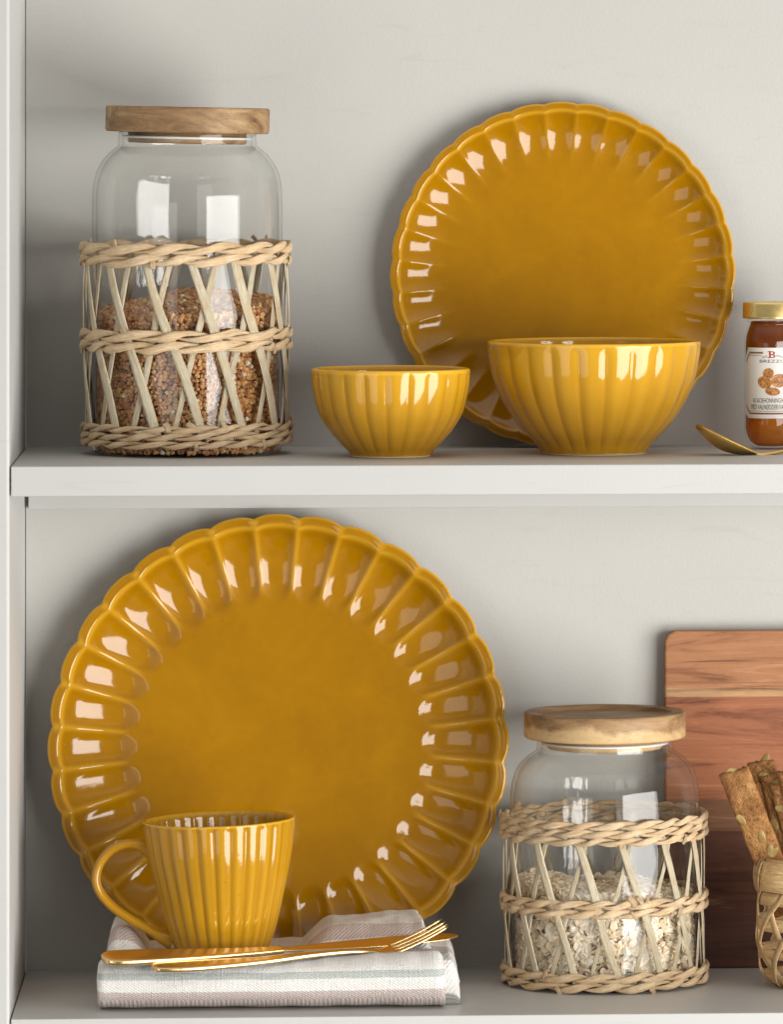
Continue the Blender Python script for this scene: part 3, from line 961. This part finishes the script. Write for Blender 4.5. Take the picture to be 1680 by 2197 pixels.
# fork
fo = P3(330, 62, 114, ZL)
fk = thing('fork', fo, 'gold fork with tines pointing up past the right end of the napkin', 'fork', 'gold cutlery')
pts = catmull([(327, 64, 100, 2, 2), (330, 65, 100, 17, 5), (345, 68, 100, 26, 6.5), (400, 81, 100, 29, 7), (480, 101, 102, 25, 6.5), (570, 121, 106, 17, 6), (660, 146, 113, 11, 5.5), (740, 168, 117, 9, 5), (790, 181, 116, 11, 4.5), (815, 188, 114, 20, 4), (835, 193, 115, 31, 3.4), (852, 198, 120, 35, 3.2)], 7)
mb = MB()
sweep(mb, [rel(P3(p[0], p[1], p[2], ZL), fo) for p in pts], lambda i: (max(pts[i][3], 1), max(pts[i][4], 1)), nseg=24, power=4, twist=lambda i: -0.14)
mb.build('handle', GOLD, fk)
ax = Vector((0.955, 0.26, 0)).normalized(); sd = Vector((ax.y, -ax.x, -0.17)).normalized()
root_p = Vector(rel(P3(850, 197, 119, ZL), fo))
for k in range(4):
    off = (k - 1.5) * 18.5
    mb = MB()
    tp = []
    for q in range(15):
        t = q / 14
        L_ = (122 - 4 * abs(k - 1.5)) * t
        tp.append(root_p + sd * off + ax * (L_ - 6) + Vector((0, 0, 52 * (0.75 * t + 0.25 * t * t))))
    sweep(mb, tp, lambda i: (5.6 * (1 - .45 * (i / 14) ** 2) * (0.35 if i == 14 else 1), 3.4 * (1 - .4 * i / 14) * (0.4 if i == 14 else 1)), nseg=10, power=2.4)
    mb.build('tine', GOLD, fk)

# spoon on the upper shelf
so = P3(1606, 372, 0, ZU)
spn = thing('spoon', so, 'gold spoon with upturned bowl tip in front of the honey jar', 'spoon')
mb = MB()
# bowl as a dished leaf, tip at the left and raised
Lb = 146
ang = math.radians(25.5)
ca, sa = math.cos(ang), math.sin(ang)
rows_t, rows_b = [], []
nS, nQ = 26, 14
for i in range(nS + 1):
    s_ = i / nS                         # 0 tip .. 1 neck
    w = 45 * (math.sin(PI * min(1, s_ ** 0.72 * 0.93 + 0.0)) ** 0.62 if s_ > 0 else 0) * (1 - 0.25 * s_) + 2.5
    dp = 27 * math.sin(PI * min(1, 0.06 + s_ * 0.92)) ** 0.9
    rt, rb = [], []
    for j in range(nQ + 1):
        q = j / nQ * 2 - 1
        lx = -Lb + s_ * Lb; lz = -dp * (1 - q * q) 
        x = lx * ca + lz * sa; z = -lx * sa + lz * ca
        rt.append((x + 18, q * w, z + 17.5))
        rb.append((x + 18 - 0.6, q * w * 1.015, z + 17.5 - 2.8))
    rows_t.append(rt); rows_b.append(rb)
mb.grid([t + b_[::-1] for t, b_ in zip(rows_t, rows_b)], closed_v=True)
mb.f.append(tuple(range(2 * (nQ + 1)))[::-1]); 
zmin = min(v[2] for v in mb.v)
mb.v = [(x, y, z - zmin + 0.5) for x, y, z in mb.v]
zoff = -zmin + 0.5
mb.build('bowl', GOLD_SATIN, spn)
mb = MB()
pts = catmull([(6, 0, 17 + zoff, 9, 4), (24, 0, 12 + zoff, 7, 4), (50, 2, 14 + zoff, 6, 4), (95, 4, 22 + zoff, 6, 4), (220, 10, 42 + zoff, 9, 4), (360, 18, 52 + zoff, 16, 4), (430, 22, 50 + zoff, 17, 4), (445, 23, 49 + zoff, 6, 3)], 7)
sweep(mb, [p[:3] for p in pts], lambda i: (pts[i][3], pts[i][4]), nseg=14, power=2.4)
mb.build('handle', GOLD_SATIN, spn)

# ------------------------------------------------------------------ chopping board
m, nt, out = mat('laminated_acacia_board')
tc = nt.nodes.new('ShaderNodeTexCoord'); sp = nt.nodes.new('ShaderNodeSeparateXYZ')
nt.links.new(tc.outputs['Object'], sp.inputs[0])
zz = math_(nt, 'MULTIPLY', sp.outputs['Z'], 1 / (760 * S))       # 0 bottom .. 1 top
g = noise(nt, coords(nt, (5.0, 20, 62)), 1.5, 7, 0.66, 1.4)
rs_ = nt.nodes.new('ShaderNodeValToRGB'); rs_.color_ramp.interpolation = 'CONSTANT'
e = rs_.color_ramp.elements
st = [(0.0, (0.070, 0.022, 0.010)), (0.20, (0.088, 0.028, 0.012)), (0.405, (0.17, 0.075, 0.033)), (0.498, (0.325, 0.116, 0.048)), (0.802, (0.45, 0.265, 0.125)), (0.829, (0.38, 0.168, 0.072))]  # strips of wood, the lower ones painted darker for the shade on them
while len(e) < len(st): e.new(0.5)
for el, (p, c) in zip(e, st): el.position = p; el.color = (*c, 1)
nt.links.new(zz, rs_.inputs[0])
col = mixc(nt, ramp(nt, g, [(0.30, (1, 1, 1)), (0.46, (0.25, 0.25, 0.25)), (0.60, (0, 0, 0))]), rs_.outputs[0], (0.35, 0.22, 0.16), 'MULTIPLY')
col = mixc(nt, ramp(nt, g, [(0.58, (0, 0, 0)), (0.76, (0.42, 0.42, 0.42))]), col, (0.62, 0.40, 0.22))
line = noise(nt, coords(nt, (3.2, 20, 190)), 1.6, 3, 0.5, 0.6)
col = mixc(nt, ramp(nt, line, [(0.66, (0, 0, 0)), (0.72, (0.75, 0.75, 0.75))]), col, (0.10, 0.035, 0.016))
po = noise(nt, coords(nt, (60, 200, 900)), 2.0, 3, 0.7)
col = mixc(nt, ramp(nt, po, [(0.56, (0, 0, 0)), (0.70, (0.55, 0.55, 0.55))]), col, (0.13, 0.045, 0.02))
principled(nt, out, col, 0.5, bump(nt, po, 0.5, 0.00025), spec=0.35)
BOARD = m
bz1 = WZ(1500, 1352, 775)
bh = bz1 - ZL
mb = MB()
bw, rr = 560, 30
outl = []
for cx, cz, a0 in ((rr, rr, PI), (bw - rr, rr, 1.5 * PI), (bw - rr, bh - rr, 0), (rr, bh - rr, PI / 2)):
    for k in range(9):
        a = a0 + k / 8 * PI / 2
        outl.append((cx + rr * math.cos(a), cz + rr * math.sin(a)))
def inset(d):
    res = []
    for x, z in outl:
        fx = (x - bw / 2) / (bw / 2); fz = (z - bh / 2) / (bh / 2)
        res.append((x - d * max(-1, min(1, fx * 1.05)), z - d * max(-1, min(1, fz * 1.05))))
    return res
rws = []
for d, y in ((4, 0), (1.2, 1.2), (0, 4), (0, 33), (1.2, 36), (4, 37)):
    rws.append([(x, y, z) for x, z in inset(d)])
b = mb.grid(rws, closed_v=True)
no_ = len(outl)
mb.f.append(tuple(b + j for j in range(no_))); mb.f.append(tuple(b + 5 * no_ + j for j in range(no_))[::-1])
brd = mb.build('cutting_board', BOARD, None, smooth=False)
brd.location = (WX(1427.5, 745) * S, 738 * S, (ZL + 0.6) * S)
brd.rotation_euler = (math.radians(-2.1), 0, 0)
tag(brd, 'reddish laminated wooden cutting board leaning behind the oat jar and basket', 'cutting board')

# ------------------------------------------------------------------ honey jar
HU, HY = 1655, 640
k_ = 1.0447
hj = thing('honey_jar', (WX(HU, HY), HY, ZU), 'small jar of amber honey with gold lid and a walnut label', 'honey jar')
RB = 60.5
body = [(3, 3), (34, 2.5), (42, 3.5), (52, 12), (58, 24), (RB, 40), (RB, 60), (RB, 200), (RB, 238), (59.5, 252), (55, 268), (50.5, 278), (50, 282), (54.5, 285), (55, 288), (51, 291), (50, 296), (50, 318)]
mb = MB(); lathe(mb, body, n=96); mb.build('glass_body', GLASS, hj)
m, nt, out = mat('amber_honey')
v = coords(nt)
tcz = nt.nodes.new('ShaderNodeTexCoord'); sz = nt.nodes.new('ShaderNodeSeparateXYZ'); nt.links.new(tcz.outputs['Object'], sz.inputs[0])
lump = noise(nt, v, 130, 3, 0.5, 0.4)
nutz = ramp(nt, math_(nt, 'ADD', math_(nt, 'MULTIPLY', sz.outputs['Z'], 1 / (280 * S)), math_(nt, 'MULTIPLY', lump, 0.3)), [(0.42, (0, 0, 0)), (0.85, (1, 1, 1))])
colh = mixc(nt, nutz, (0.56, 0.20, 0.014), (0.11, 0.032, 0.006))
colh = mixc(nt, ramp(nt, lump, [(0.55, (0, 0, 0)), (0.72, (0.5, 0.5, 0.5))]), colh, (0.20, 0.065, 0.02))
pb_ = nt.nodes.new('ShaderNodeBsdfPrincipled'); nt.links.new(colh, pb_.inputs['Base Color']); pb_.inputs['Roughness'].default_value = 0.15
tr = nt.nodes.new('ShaderNodeBsdfTransparent'); tr.inputs[0].default_value = (0.80, 0.35, 0.045, 1)
mx = nt.nodes.new('ShaderNodeMixShader'); mx.inputs[0].default_value = 0.52
nt.links.new(tr.outputs[0], mx.inputs[1]); nt.links.new(pb_.outputs[0], mx.inputs[2]); nt.links.new(mx.outputs[0], out.inputs[0])
HONEY = m
mb = MB(); lathe(mb, [(2, 7), (33, 7), (47, 16), (54, 30), (57.5, 44), (57.5, 236), (56, 252), (51.5, 268), (47, 279), (46, 286), (2, 286)], n=72)
mb.build('honey', HONEY, hj)
mb = MB()
lathe(mb, [(2, 326), (38, 326), (42, 328), (46, 329.5), (58, 329.5), (62.5, 328.5), (64.2, 325), (64.2, 297), (65, 295), (64.2, 293), (61, 292.6), (52, 294), (2, 294)], n=96, rad=lambda ph, r, z, i: r)
mb.build('lid', GOLD_LID, hj)

PAPER = plain('cream_label_paper', (0.74, 0.71, 0.66), 0.45)
INK = plain('dark_print', (0.035, 0.03, 0.03), 0.6)
RED = plain('red_print', (0.36, 0.02, 0.03), 0.6)
BROWN = plain('brown_print', (0.22, 0.085, 0.03), 0.6)
RL = RB + 0.7
def bend(x, z, off):
    a = x / RL
    return ((RL + off) * math.sin(a), -(RL + off) * math.cos(a), z)
def lab_h(y):                       # label picture row -> height above the shelf
    vd = (950 + y / 3.6625) * 0.64615
    return -(vd - HOR) * k_ - ZU
LX = 79.0
zt_, zb_ = lab_h(748), lab_h(1606)
lab_mb = MB()
def sheet(mb, poly, off, nx=40):
    """poly symmetric in x given as half-width by height pairs"""
    rows = []
    for hw, z in poly:
        rows.append([bend(-hw + 2 * hw * i / nx, z, off) for i in range(nx + 1)])
    mb.grid(rows)
sheet(lab_mb, [(LX - 14, zb_), (LX - 2, zb_ + 8), (LX, zb_ + 22), (LX, zt_ - 24), (LX - 12, zt_)], 0)
label_o = lab_mb.build('label', PAPER, hj)
label_o['label'] = 'cream paper label with walnuts and dark lettering'
mb = MB()
def bar(mb, x0, x1, z0, z1, off, n=None):
    n = n or max(2, int(abs(x1 - x0) / 3))
    mb.grid([[bend(lerp(x0, x1, i / n), z, off) for i in range(n + 1)] for z in (z0, z1)])
zc1, zc2 = lab_h(810), lab_h(1547)
for sgn in (-1, 1):
    bar(mb, sgn * 23, sgn * (LX - 20), zc1 - 1.9, zc1 + 1.9, 0.25)
    bar(mb, sgn * 27, sgn * (LX - 20), lab_h(842) - .5, lab_h(842) + .5, 0.25)
    # chamfered corners and side line
    for (xo, xi, zo, zi, wd) in ((LX - 20, LX - 5, zc1, zc1 - 20, 1.9), (LX - 20, LX - 5, zc2, zc2 + 18, 1.9)):
        n = 6
        mb.grid([[bend(sgn * lerp(xo, xi, i / n), lerp(zo, zi, i / n) + d, 0.25) for i in range(n + 1)] for d in (-wd * 1.25, wd * 1.25)])
bar(mb, -(LX - 20), LX - 20, zc2 - 1.9, zc2 + 1.9, 0.25)
bar(mb, -(LX - 18), LX - 18, lab_h(1518) - .5, lab_h(1518) + .5, 0.25)
mb.build('border', BROWN, label_o)

def text_mesh(name, s, x0, x1, z0, z1, material, off, parent, arc=None, bold=0.0):
    cu = bpy.data.curves.new(name, 'FONT'); cu.body = s; cu.size = 1; cu.offset = bold
    cu.resolution_u = 3
    ob = bpy.data.objects.new(name, cu); C.objects.link(ob)
    dg = bpy.context.evaluated_depsgraph_get()
    me = bpy.data.meshes.new_from_object(ob.evaluated_get(dg))
    bpy.data.objects.remove(ob); bpy.data.curves.remove(cu)
    xs = [v.co.x for v in me.vertices]; ys = [v.co.y for v in me.vertices]
    a0, a1 = min(xs), max(xs); b0, b1 = min(ys), max(ys)
    for v in me.vertices:
        x = x0 + (v.co.x - a0) / (a1 - a0) * (x1 - x0)
        z = z0 + (v.co.y - b0) / (b1 - b0) * (z1 - z0)
        if arc: z += -arc * x * x
        p = bend(x, z, off)
        v.co = (p[0] * S, p[1] * S, p[2] * S)
    me.materials.clear(); me.materials.append(material)
    o = bpy.data.objects.new(name, me); C.objects.link(o); o.parent = parent
    return o
text_mesh('lettering', 'BREZZO', -31, 28, lab_h(929), lab_h(893), INK, 0.3, label_o)
text_mesh('lettering', 'ACACIEHONNING/HO', -49, 31, lab_h(1415), lab_h(1360), INK, 0.3, label_o)
text_mesh('lettering', 'MED VALN\u00d8DDER/VALN', -54, 33, lab_h(1498), lab_h(1436), INK, 0.3, label_o)
# red slab letter B drawn as an emblem: stems, bowls and serifs
mb = MB()
ex0, ex1, ez0, ez1 = -11.5, 4.0, lab_h(872), lab_h(790)
eh = ez1 - ez0
def arcbowl(z0, z1, w):
    pts_o, pts_i = [], []
    for k in range(13):
        a = -PI / 2 + PI * k / 12
        zc, hh = (z0 + z1) / 2, (z1 - z0) / 2
        pts_o.append((ex0 + 6 + w * max(0, math.cos(a)) ** .7, zc + hh * math.sin(a)))
        pts_i.append((ex0 + 6 + (w - 3.6) * max(0, math.cos(a)) ** .7, zc + (hh - 1.7) * math.sin(a)))
    mb.grid([[bend(x, z, 0.32) for x, z in pts_o], [bend(x, z, 0.32) for x, z in pts_i]])
bar(mb, ex0 + 2, ex0 + 6, ez0, ez1, 0.3)
for z_ in (ez0, ez1 - 1.8): bar(mb, ex0 - 1, ex0 + 8, z_, z_ + 1.8, 0.34)
arcbowl(ez0, ez0 + eh * .54, 10.5); arcbowl(ez0 + eh * .46, ez1, 9.5)
mb.build('emblem', RED, label_o)
# tiny words curving away on both sides of the emblem
text_mesh('lettering', 'ITALIA', -25.5, -13.5, lab_h(851), lab_h(828), INK, 0.3, label_o, arc=0.009)
text_mesh('lettering', "D'ITALIA", 7, 22, lab_h(851), lab_h(828), INK, 0.3, label_o, arc=0.009)
# printed walnuts
m, nt, out = mat('walnut_print')
v = coords(nt)
n1 = noise(nt, v, 420, 4, 0.6, 1.5)
col = ramp(nt, n1, [(0.34, (0.15, 0.045, 0.012)), (0.48, (0.42, 0.15, 0.035)), (0.62, (0.60, 0.30, 0.07)), (0.78, (0.72, 0.45, 0.16))])
principled(nt, out, col, 0.5)
WALN = m
mb = MB()
for cx, cy, rx, ry, rot in ((1270, 1062, 68, 66, .5), (1402, 1147, 98, 84, .15), (1322, 1278, 92, 50, -.12), (1224, 1168, 90, 74, -.3)):
    x0 = (cx - 1330) * 0.1764 * k_; z0 = lab_h(cy)
    rr_, rz_ = rx * .1764 * k_, ry * .1764 * k_
    lay = 0.3 + 0.02 * len(mb.f)
    ring0 = []; nn = 28
    for i in range(4):
        rw = []
        for j in range(nn):
            a = 2 * PI * j / nn
            q = (1 + .06 * nz(math.cos(a) * 2 + cx, math.sin(a) * 2)) * (1 - i / 3.001)
            xx, zz_ = rr_ * q * math.cos(a), rz_ * q * math.sin(a)
            rw.append(bend(x0 + xx * math.cos(rot) - zz_ * math.sin(rot), z0 + xx * math.sin(rot) + zz_ * math.cos(rot), 0.3 + 0.012 * (cx % 7)))
        ring0.append(rw)
    mb.grid(ring0, closed_v=True)
mb.build('walnut_picture', WALN, label_o)

# ------------------------------------------------------------------ bamboo basket
BU, BY = 1748, 425
bo = (WX(BU, BY), BY, ZL)
bk = thing('bamboo_basket', bo, 'open-weave bamboo basket holding crispbreads at the right edge', 'basket')
bprof = catmull([(82, 4), (104, 16), (121, 48), (130, 100), (129, 150), (125, 205), (123, 250), (123, 284)], 10)
def brad(z):
    for (r0, z0), (r1, z1) in zip(bprof, bprof[1:]):
        if z0 <= z <= z1: return lerp(r0, r1, (z - z0) / (z1 - z0 + 1e-9))
    return bprof[0][0] if z < bprof[0][1] else bprof[-1][0]
def hoop(mb, z0, z1, dr, th=3.2, wob=0, ph0=0, seed=0, n=96):
    rws, uvs = [], []
    for j in range(n):
        a = 2 * PI * j / n
        w = wob * math.sin(a * 8 + ph0)
        sh = 1.6 * nz(math.cos(a) * 2, math.sin(a) * 2, seed)
        row, uvr = [], []
        for k, (zz_, dd) in enumerate(((z0, 0), ((z0 + z1) / 2, 1.2), (z1, 0), (z1, -th), ((z0 + z1) / 2, -th), (z0, -th))):
            r_ = brad(zz_) + dr + dd + w
            row.append((r_ * math.sin(a), -r_ * math.cos(a), zz_ + sh))
            uvr.append((a * 1.3 + seed, k * 0.22 + seed))
        rws.append(row); uvs.append(uvr)
    mb.grid(rws, closed_u=True, closed_v=True, uvs=uvs)
mb = MB()
for z0, z1, w in ((186, 214, 1.0), (130, 158, 1.6), (68, 90, 1.6), (18, 34, 1.0)): hoop(mb, z0, z1, -1, 3, w, z0, z0)
nd = 10
for fam in (-1, 1):
    for k in range(nd):
        a0 = 2 * PI * k / nd + 0.1 * fam
        n = 30
        rws, uvs = [], []
        wd = random.uniform(12, 15)
        for i in range(n + 1):
            t = i / n
            z = lerp(5, 240, t)
            a = a0 + fam * (t - .5) * 1.15 + 0.05 * math.sin(t * 6 + k)
            rr_ = brad(z) + 2.2 * math.sin(t * PI * 4 + k * PI * fam + (0 if fam > 0 else PI)) + (1.6 if fam > 0 else -.5)
            row, uvr = [], []
            for off, dd in ((-1, 0), (0, 1), (1, 0), (1, -2.4), (-1, -2.4)):
                d = off * wd / 2
                a2 = a + d * 0.86 / rr_
                row.append(((rr_ + dd) * math.sin(a2), -(rr_ + dd) * math.cos(a2), z - fam * d * 0.42))
                uvr.append((t * 2.5 + k, off * .45 + k * 1.3))
            rws.append(row); uvs.append(uvr)
        b = mb.grid(rws, closed_v=True, uvs=uvs)
        mb.f.append(tuple(b + j for j in range(5))); mb.f.append(tuple(b + n * 5 + j for j in range(5))[::-1])
mb.build('weave', BAMBOO, bk)
mb = MB(); hoop(mb, 217, 282, 5, 7, 0, 0, 1); hoop(mb, 226, 288, -5, 4, 0, 0, 5)
mb.build('rim', BAMBOO, bk)
mb = MB(); lathe(mb, [(2, 5), (60, 5), (84, 6), (84, 9), (2, 9)], n=48)
mb.build('base', BAMBOO, bk)
# bindings that lash the rim
for a_l in (-1.42, -1.42 + PI * 2 / 3, -1.42 + PI * 4 / 3):
    mb = MB()
    for q in range(5):
        a = a_l + (q - 2) * 0.085
        loop = []
        for i in range(25):
            t = 2 * PI * i / 24
            lean = 0.16 * math.sin(t / 2 * 2) 
            loop.append(((127 + 8 * math.cos(t)) * math.sin(a + .07 * math.sin(t)), -(127 + 8 * math.cos(t)) * math.cos(a + .07 * math.sin(t)), 250 + (37 - 2 * abs(q - 2)) * math.sin(t)))
        sweep(mb, loop, lambda i: (2.9, 2.0), up=(math.sin(a), -math.cos(a), 0), nseg=8, power=2.5)
    mb.build('lashing', BAMBOO, bk)

# ------------------------------------------------------------------ seeded crispbreads
m, nt, out = mat('baked_crispbread')
v = coords(nt)
n1 = noise(nt, v, 70, 6, 0.7); n2 = noise(nt, v, 380, 4, 0.7)
col = ramp(nt, n1, [(0.30, (0.19, 0.07, 0.02)), (0.48, (0.36, 0.165, 0.055)), (0.62, (0.47, 0.235, 0.083)), (0.8, (0.57, 0.33, 0.135))])
col = mixc(nt, ramp(nt, n2, [(0.54, (0, 0, 0)), (0.66, (0.75, 0.75, 0.75))]), col, (0.16, 0.055, 0.016))
col = mixc(nt, ramp(nt, n2, [(0.28, (0.4, 0.4, 0.4)), (0.38, (0, 0, 0))]), col, (0.70, 0.48, 0.25))
principled(nt, out, col, 0.75, bump(nt, math_(nt, 'ADD', n2, n1), 1.0, 0.003), spec=0.25)
BREAD = m
m, nt, out = mat('pumpkin_seed')
n1 = noise(nt, coords(nt), 150, 4, 0.6)
principled(nt, out, ramp(nt, n1, [(0.3, (0.24, 0.145, 0.04)), (0.55, (0.37, 0.25, 0.08)), (0.75, (0.56, 0.44, 0.24))]), 0.35)
SEED = m
def crisp(k, ub, vb, ut, vt, Yb, Yt, wid, yaw, label):
    """slab from (ub, vb) at the rim up to (ut, vt)"""
    top = Vector((WX(ut, Yt), Yt, WZ(ut, vt, Yt))); bot = Vector((WX(ub, Yb), Yb, WZ(ub, vb, Yb)))
    d = (bot - top).normalized()
    L_ = (bot - top).length + 128
    side = Vector((math.cos(yaw), -math.sin(yaw), 0))
    side = (side - d * side.dot(d)).normalized()
    nrm = side.cross(d).normalized()
    if nrm.y > 0: nrm = -nrm
    T = 8.5
    root = thing('crispbread', top + d * L_, label, 'crispbread', 'seeded crispbreads in the bamboo basket')
    orig = top + d * L_
    mb = MB()
    nl_, nw_ = 70, 16
    sd_ = k * 13.7
    ringn = 2 * (nw_ + 1)
    rws = []
    for i in range(nl_ + 1):
        t = i / nl_
        wv_ = wid / 2 * (1 + .05 * nz(t * 8, sd_) + .03 * nz(t * 25, sd_))
        row = []
        for sgn in (1, -1):
            for j in range(nw_ + 1):
                q = (j / nw_ * 2 - 1) * sgn
                th = T * (1 - 0.55 * abs(q) ** 6) * (1 + .25 * nz(t * 14, q * 3, sd_ + sgn)) + 1.5 * nz(t * 40, q * 8, sd_ + sgn)
                endr = 5 * nz(q * 4, sd_) * (1 - t) ** 3 + 3 * nz(q * 11, sd_ + 2) * (1 - t) ** 3
                p = top + d * (L_ * t + endr) + side * (q * wv_) + nrm * (sgn * th * (1 if 0 < i < nl_ else .55)) + nrm * 2.5 * nz(t * 3, sd_ + 5)
                row.append(p - orig)
        rws.append(row)
    b = mb.grid(rws, closed_v=True)
    mb.f.append(tuple(b + j for j in range(ringn))); mb.f.append(tuple(b + nl_ * ringn + j for j in range(ringn))[::-1])
    mb.build('slice', BREAD, root)
    # pumpkin seeds pressed into the face and the broken top edge
    rnd = random.Random(k + 4)
    spots = [(rnd.uniform(-.75, .75), rnd.uniform(.03, .62), 1) for _ in range(4)] + [(-.2 + .5 * (k % 3 - 1), 0.0, 0.2)]
    for q, t, face in spots:
        sbm = MB()
        rot = rnd.uniform(0, PI)
        a1 = d * math.cos(rot) + side * math.sin(rot); a2 = side * math.cos(rot) - d * math.sin(rot)
        c = top + d * (L_ * t) + side * (q * wid / 2) + nrm * (T * .90 * face) - orig
        rws2 = []
        for i in range(9):
            fi = -PI / 2 + PI * i / 8
            rws2.append([c + a1 * (15.5 * math.cos(fi) * math.cos(e_) * (1 + .25 * math.cos(e_))) + a2 * (8.6 * math.cos(fi) * math.sin(e_)) + nrm * (2.4 * math.sin(fi)) for e_ in [2 * PI * j / 14 for j in range(14)]])
        sbm.grid(rws2, closed_v=True)
        sbm.build('seed', SEED, root)
crisp(1, 1650, 1845, 1574, 1653, 392, 372, 68, 0.25, 'leftmost seeded crispbread, leaning out over the basket rim')
crisp(2, 1684, 1845, 1632, 1632, 440, 428, 66, 0.45, 'taller seeded crispbread just behind the leftmost one')
crisp(3, 1704, 1845, 1657, 1660, 421, 408, 64, 0.50, 'short seeded crispbread in the middle of the basket bunch')
crisp(4, 1724, 1845, 1678, 1678, 402, 389, 62, 0.50, 'seeded crispbread second from the right edge of the photo')
crisp(5, 1742, 1845, 1697, 1650, 383, 369, 66, 0.45, 'rightmost seeded crispbread, cut by the edge of the photo')
